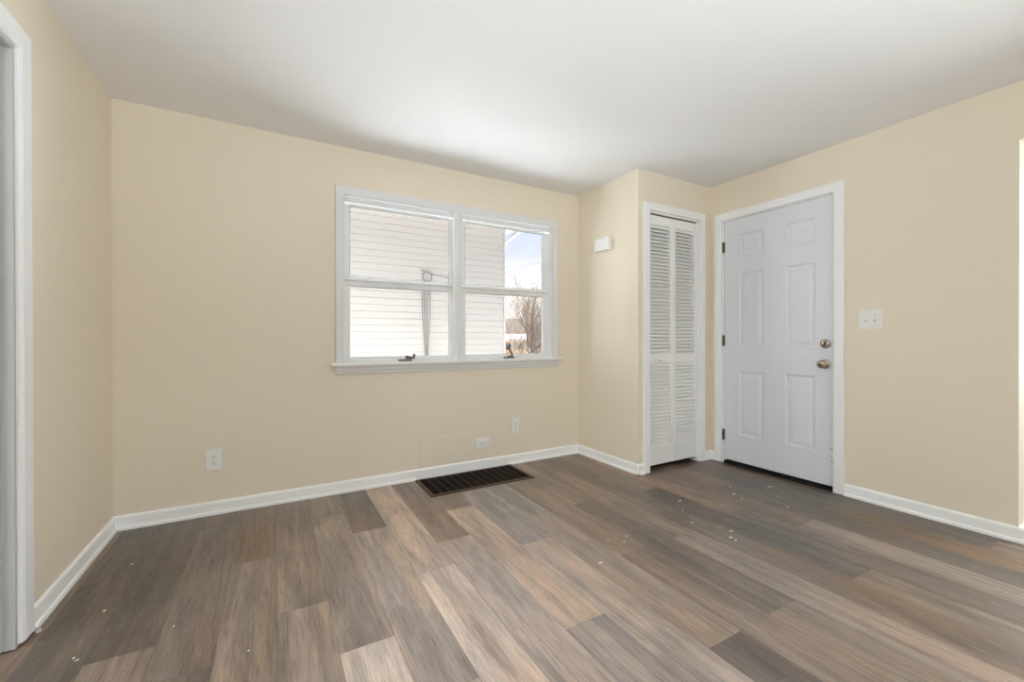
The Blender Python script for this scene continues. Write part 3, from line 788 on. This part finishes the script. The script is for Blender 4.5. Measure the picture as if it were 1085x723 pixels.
# floor register
r = root('floor_register', ((VX0 + VX1) / 2, (VY0 + VY1) / 2, 0), 'large dark brown floor register against the baseboard under the window', 'floor register')
b = MB()
tf = lambda u, v, d: (u, v, d)
b.casing(tf, VX0, VX1, VY0, VY1, [(0, 0.0004), (0, 0.002), (0.004, 0.0065), (0.010, 0.008), (0.026, 0.008), (0.029, 0.0062), (0.029, 0.0004)], True)
b.build('frame', M['register'], r)
b = MB()
nb = 13
for i in range(1, nb):
    x = VX0 + 0.029 + (VX1 - VX0 - 0.058) * i / nb
    b.box(x - 0.0018, x + 0.0018, VY0 + 0.028, VY1 - 0.028, 0.0012, 0.0072, 0.0006, 1)
b.build('cross_bars', M['register'], r)
b = MB()
nl = 22
for i in range(nl):
    y = VY0 + 0.030 + (VY1 - VY0 - 0.060) * (i + 0.5) / nl
    prof = [(y - 0.0055, 0.0012), (y - 0.0045, 0.0012), (y + 0.0055, 0.0060), (y + 0.0045, 0.0060)]
    b.prism(prof, lambda u, a, c: (u, a, c), VX0 + 0.028, VX1 - 0.028)
b.build('louvers', M['register_dark'], r)
b = MB().box(VX0 + 0.028, VX1 - 0.028, VY0 + 0.028, VY1 - 0.028, 0.0003, 0.0009)
b.build('duct_dark_sheet', M['duct_dark'], r)  # flat black sheet on the floor stands in for the unlit duct

# ================================================================== PAINT CHIPS AND CRUMBS ON THE FLOOR
def chip_mesh(rnd, a, bb, t):
    m = MB(); n = rnd.randint(6, 9)
    pts = [(a * math.cos(2 * PI * i / n) * rnd.uniform(0.55, 1.1), bb * math.sin(2 * PI * i / n) * rnd.uniform(0.55, 1.1)) for i in range(n)]
    A = [m.bm.verts.new((x, y, 0)) for x, y in pts]; B2 = [m.bm.verts.new((x * 0.85, y * 0.85, t * rnd.uniform(0.7, 1.3))) for x, y in pts]
    for i in range(n): m.bm.faces.new((A[i], A[(i + 1) % n], B2[(i + 1) % n], B2[i]))
    m.bm.faces.new(A[::-1]); m.bm.faces.new(B2)
    return m
rnd = random.Random(5)
CHIPS = [(-0.583, 2.62, 7, 4), (-0.578, 2.219, 7, 4), (-0.567, 1.922, 8, 3), (-0.581, 1.94, 5, 4), (-0.323, 1.974, 4, 3), (-0.076, 1.691, 4, 3),
         (1.347, 1.527, 16, 5), (2.322, 1.857, 18, 5), (2.215, 1.75, 10, 6), (2.108, 1.601, 9, 7), (2.203, 1.423, 14, 5), (2.125, 1.378, 16, 6), (2.119, 1.345, 10, 6),
         (2.859, 1.855, 9, 6), (2.74, 1.753, 22, 5), (1.655, 1.665, 8, 5), (1.598, 1.625, 8, 5), (1.53, 1.676, 6, 4), (2.700, 1.673, 12, 4),
         (2.818, 1.447, 14, 6), (1.255, 1.055, 4, 3), (2.642, 0.959, 6, 3), (2.966, 1.583, 7, 5), (3.106, 1.713, 24, 4), (2.488, 1.671, 7, 4), (3.02, 1.70, 7, 4), (2.40, 1.72, 6, 4)]
for (x, y, a, bb) in CHIPS:
    o = chip_mesh(rnd, a / 1000, bb / 1000, 0.0016).build('paint_chip', M['chip'])
    o.location = (x, y, 0.0004); o.rotation_euler = (0, 0, rnd.uniform(0, PI) if a < 12 else rnd.uniform(-0.5, 0.3))
    tag(o, 'tiny white paint chip lying on the plank floor', 'paint chip', 'white paint chips on the floor')
o = chip_mesh(rnd, 0.010, 0.009, 0.013).build('plaster_crumb', M['crumb']); o.location = (-0.745, 2.180, 0.0004)
tag(o, 'grey white plaster crumb at the foot of the doorway casing', 'crumb')
o = chip_mesh(rnd, 0.006, 0.005, 0.005).build('dirt_crumb', M['darkcrumb']); o.location = (0.415, 3.04, 0.0004)
tag(o, 'tiny dark crumb on the floor below the window wall baseboard', 'crumb')

# ================================================================== OUTSIDE
GZ = -0.45
b = MB()
g = b.bm
nx, ny = 40, 40
rnd = random.Random(3)
V = {}
for i in range(nx + 1):
    for j in range(ny + 1):
        x = -40 + 140 * i / nx; y = D + WT + 0.05 + (100 * (j / ny) ** 1.6)
        V[i, j] = g.verts.new((x, y, GZ + (rnd.uniform(-0.03, 0.03) if j > 3 else 0)))
for i in range(nx):
    for j in range(ny):
        f = g.faces.new((V[i, j], V[i + 1, j], V[i + 1, j + 1], V[i, j + 1])); f.smooth = True
st(b.build('ground', M['snow']), 'snow covered yard outside the window', 'ground')

# neighbouring house
YH, XH = 6.35, 3.470
r = root('neighbor_house', (0, YH, GZ), 'cream sided neighbouring house filling most of the window view', 'house')
b = MB()
pitch = 0.1003; zl = 2.482 - 0.1003 * 40
prof = [(0.20, GZ - 0.2)]
z = zl
while z < GZ + 0.05: z += pitch
b0 = z
prof.append((0.0, GZ - 0.2)); prof.append((0.0, b0))
while z < 2.96:
    prof += [(-0.001, z - 0.0045), (0.012, z - 0.0045), (0.012, z), (-0.0130, z), (-0.0135, z + 0.004)]
    z += pitch
prof += [(-0.001, 3.02), (0.20, 3.02)]
b.prism(prof, lambda u, a, c: (u, YH + a, c), -9.0, XH - 0.03)
b.build('siding', M['siding'], r)
b = MB(); b.box(XH - 0.032, XH, YH - 0.020, YH + 0.05, GZ - 0.2, 2.93, 0.004, 2)
b.box(XH - 0.02, XH, YH + 0.05, YH + 8, GZ - 0.2, 2.93)
b.build('corner_post', M['exttrim'], r)
b = MB(); b.box(-9, XH + 0.02, YH - 0.36, YH + 0.01, 2.935, 2.96)
b.box(XH - 0.001, XH + 0.14, YH - 0.36, YH + 8, 2.935, 2.96)
b.build('soffit', M['exttrim'], r)
b = MB(); b.box(-9, XH + 0.14, YH - 0.385, YH - 0.36, 2.93, 3.09, 0.003, 1)
b.build('fascia', M['exttrim'], r)
b = MB()
prof = [(-0.388, 3.08), (-0.388, 2.975), (-0.46, 2.975), (-0.49, 3.02), (-0.50, 3.08), (-0.49, 3.08), (-0.48, 3.025), (-0.455, 2.985), (-0.40, 2.985), (-0.40, 3.08)]
b.prism(prof, lambda u, a, c: (u, YH + a, c), -9.0, XH + 0.16)
b.build('gutter', M['exttrim'], r)
b = MB()
b.tube([(XH + 0.085, YH - 0.44, 2.99), (XH + 0.085, YH - 0.43, 2.93), (XH + 0.08, YH - 0.36, 2.86), (XH + 0.06, YH - 0.12, 2.80), (XH + 0.045, YH + 0.16, 2.74), (XH + 0.04, YH + 0.26, 2.64), (XH + 0.04, YH + 0.28, GZ + 0.2)], 0.030, 12)
b.build('downspout', M['exttrim'], r)
b = MB()
prof = [(-0.44, 3.10), (-0.44, 3.13), (3.6, 4.75), (7.6, 3.13), (7.6, 3.10), (3.6, 4.70)]
b.prism(prof, lambda u, a, c: (u, YH + a, c), -9.2, XH + 0.18)
b.build('roof', M['shingle'], r)

# unseen white shed added to bounce sunlight through the window onto the closet wall
r = root('bounce_shed', (-4.0, 4.8, GZ), 'unseen white shed added to bounce sunlight into the room', 'bounce reflector')
b = MB(); b.box(-5.2, -1.8, D + WT + 0.1, YH - 0.45, GZ - 0.1, 2.75)
b.build('wall', M['bounce_white'], r)
b = MB(); b.prism([(D + WT + 0.02, 2.75), (YH - 0.40, 2.75), (YH - 0.40, 2.80), (4.75, 3.35), (D + WT + 0.02, 2.80)], lambda u, a, c: (u, a, c), -5.3, -1.72)
b.build('roof', M['shingle'], r)

# cable hanging in a loop on the neighbour's siding
r = root('utility_cable', (2.08, YH - 0.03, 2.0), 'thin grey utility cable looped and hanging down the neighbouring siding', 'cable')
b = MB()
yc = YH - 0.026
loop = [(2.08 + 0.075 * math.sin(a), yc - 0.01, 2.035 + 0.075 * math.cos(a)) for a in [i * 2 * PI / 24 for i in range(25)]]
b.tube(loop, 0.0075, 6)
b.build('loop', M['cable'], r)
b = MB()
b.tube([(1.98, yc, 2.13), (2.05, yc, 2.11), (2.25, yc, 2.065), (2.42, yc, 2.035), (2.62, yc, 2.01)], 0.0045, 6)
b.build('run', M['cable'], r)
for xa, xm in ((2.00, 2.045), (2.035, 2.060), (2.075, 2.075), (2.125, 2.090)):
    b = MB(); b.tube([(xa, yc, 1.96), (xa + 0.003, yc, 1.5), ((xa + xm) / 2, yc - 0.004, 1.2), (xm, yc - 0.006, 0.9), (xm, yc, 0.3)], 0.0050, 6)
    b.build('strand', M['cable'], r)

# direction of a view ray through a target pixel, used to stand distant things on the ground at a chosen range
def far(px, dist, z=None, py=None):
    rr = (px - 542.5) / FPX
    dx, dy = math.cos(YAW) * rr + math.sin(YAW), -math.sin(YAW) * rr + math.cos(YAW)
    if py is not None: z = CAMH + dist * (361.5 - py) / FPX
    return Vector((dx * dist, dy * dist, z))

# bare trees
def tree(name, loc, stems, height, seed, spread, rad, label, material, lean=0.0, depth=4):
    rnd = random.Random(seed)
    r = root(name, loc, label, 'tree', 'bare winter trees beyond the neighbouring house')
    tk, tw = MB(), MB()
    def grow(mb, p, d, ln, rd, dep):
        n = 5; pts = [p]; rs = [rd]
        q = p.copy(); dd = d.copy()
        for i in range(n):
            dd = (dd + Vector((rnd.uniform(-1, 1), rnd.uniform(-1, 1), rnd.uniform(-0.25, 0.55))) * 0.16).normalized()
            q = q + dd * ln / n
            pts.append(q.copy()); rs.append(rd * (1 - 0.55 * (i + 1) / n))
        mb.tube(pts, rs, 6 if dep > 2 else 4, caps=False)
        if dep <= 0: return
        for i in range(1, n + 1):
            for _ in range(2 if dep > 1 else 1):
                if rnd.random() < 0.16: continue
                ax = Vector((rnd.uniform(-1, 1), rnd.uniform(-1, 1), rnd.uniform(0.1, 0.9))).normalized()
                nd = (dd * 0.75 + ax * spread).normalized()
                grow(tw, pts[i], nd, ln * rnd.uniform(0.42, 0.62), max(rs[i] * 0.55, 0.006), dep - 1)
    for s in range(stems):
        a = 2 * PI * s / max(stems, 1) + rnd.uniform(-0.4, 0.4)
        d0 = Vector((math.cos(a) * 0.16 * (stems > 1) + lean, math.sin(a) * 0.16 * (stems > 1), 1)).normalized()
        grow(tk, Vector(loc) + Vector((math.cos(a), math.sin(a), 0)) * 0.12 * (stems > 1), d0, height * rnd.uniform(0.55, 0.7), rad * rnd.uniform(0.75, 1.1), depth)
    tk.build('trunk', material, r, False)
    tw.build('branches', material, r, False)
    return r
tree('bare_tree', far(566, 17, GZ), 4, 3.5, 4, 0.75, 0.085, 'many stemmed bare tree nearest to the window', M['bark'], 0.0, 3)
tree('bare_tree', far(546, 24, GZ), 2, 3.9, 9, 0.85, 0.08, 'bare tree beside the corner of the cream house', M['bark2'], 0.0, 3)
tree('bare_tree', far(572, 27, GZ), 3, 4.6, 21, 0.7, 0.09, 'bare tree standing behind the many stemmed one', M['bark2'], 0.0, 3)
tree('bare_tree', far(553, 52, GZ), 2, 6.5, 33, 0.9, 0.11, 'distant bare tree behind the dark roofed house', M['bark2'], 0.0, 3)

# distant houses
def far_house(name, c, ax, wd, dp, wall_h, roof_h, wall, roof, label, hip):
    """ax: unit vector along the front; the front faces the viewer"""
    r = root(name, c, label, 'house', 'distant houses down the street')
    ax = Vector(ax).normalized(); nv = Vector((-ax.y, ax.x, 0))
    P = lambda u, v, z: Vector(c) + ax * u + nv * v + Vector((0, 0, z))
    b = MB()
    q = [(-wd / 2, 0), (wd / 2, 0), (wd / 2, dp), (-wd / 2, dp)]
    A = [b.bm.verts.new(P(u, v, -0.3)) for u, v in q]; B2 = [b.bm.verts.new(P(u, v, wall_h)) for u, v in q]
    for i in range(4): b.bm.faces.new((A[i], A[(i + 1) % 4], B2[(i + 1) % 4], B2[i]))
    b.bm.faces.new(B2)
    b.build('wall', wall, r)
    b = MB(); e = 0.4
    q = [(-wd / 2 - e, -e), (wd / 2 + e, -e), (wd / 2 + e, dp + e), (-wd / 2 - e, dp + e)]
    A = [b.bm.verts.new(P(u, v, wall_h - 0.05)) for u, v in q]; A2 = [b.bm.verts.new(P(u, v, wall_h + 0.12)) for u, v in q]
    k = wd * 0.28 if hip else -e
    T = [b.bm.verts.new(P(-wd / 2 + k, dp / 2, wall_h + roof_h)), b.bm.verts.new(P(wd / 2 - k, dp / 2, wall_h + roof_h))]
    for i in range(4): b.bm.faces.new((A[i], A[(i + 1) % 4], A2[(i + 1) % 4], A2[i]))
    b.bm.faces.new((A2[0], A2[1], T[1], T[0])); b.bm.faces.new((A2[2], A2[3], T[0], T[1]))
    b.bm.faces.new((A2[1], A2[2], T[1])); b.bm.faces.new((A2[3], A2[0], T[0])); b.bm.faces.new(A[::-1])
    b.build('roof', roof, r)
    for u in (-wd * 0.30, 0.0, wd * 0.30):
        b = MB()
        o4 = Matrix((ax, nv, Vector((0, 0, 1)))).transposed().to_4x4(); o4.translation = P(u, 0, 0)
        b.box(-0.45, 0.45, -0.05, 0.02, wall_h * 0.42, wall_h * 0.80, 0.0, 1, o4)
        b.build('window', M['farglass'], r)
    return r
fax = (math.cos(YAW), -math.sin(YAW), 0)
far_house('distant_house', far(536, 36, -0.45), fax, 3.6, 6.0, 1.55, 0.45, M['tanwall'], M['snow'], 'low tan building with snow on its roof', False)
far_house('distant_house', far(545, 62, -0.2), fax, 6.0, 7.0, 2.3, 2.2, M['greywall'], M['brownroof'], 'distant house with a dark brown grey hip roof', True)

# overhead wires
WL = [((520, 277.0, 30), (600, 245.0, 20), 'upper of the two close parallel wires'), ((520, 279.5, 30), (600, 248.5, 20), 'lower of the two close parallel wires'),
      ((520, 295.0, 30), (600, 272.0, 21), 'steeper wire below the close parallel pair'), ((520, 287.0, 34), (600, 275.5, 24), 'shallower wire below the close parallel pair'),
      ((520, 301.0, 40), (600, 302.0, 34), 'lowest level wire just above the bare treetops')]
for (a, c, lb) in WL:
    A, B2 = far(a[0], a[2], None, a[1]), far(c[0], c[2], None, c[1])
    b = MB(); n = 10; pts = []
    for i in range(n + 1):
        t = -1.2 + 4.2 * i / n
        p = A.lerp(B2, t); p.z += 0.35 * (t - 0) * (t - 1) * 0.5
        pts.append(p)
    b.tube(pts, 0.02, 5)
    tag(b.build('street_wire', M['wire']), 'thin overhead wire outside the window, ' + lb, 'wire', 'overhead wires outside')
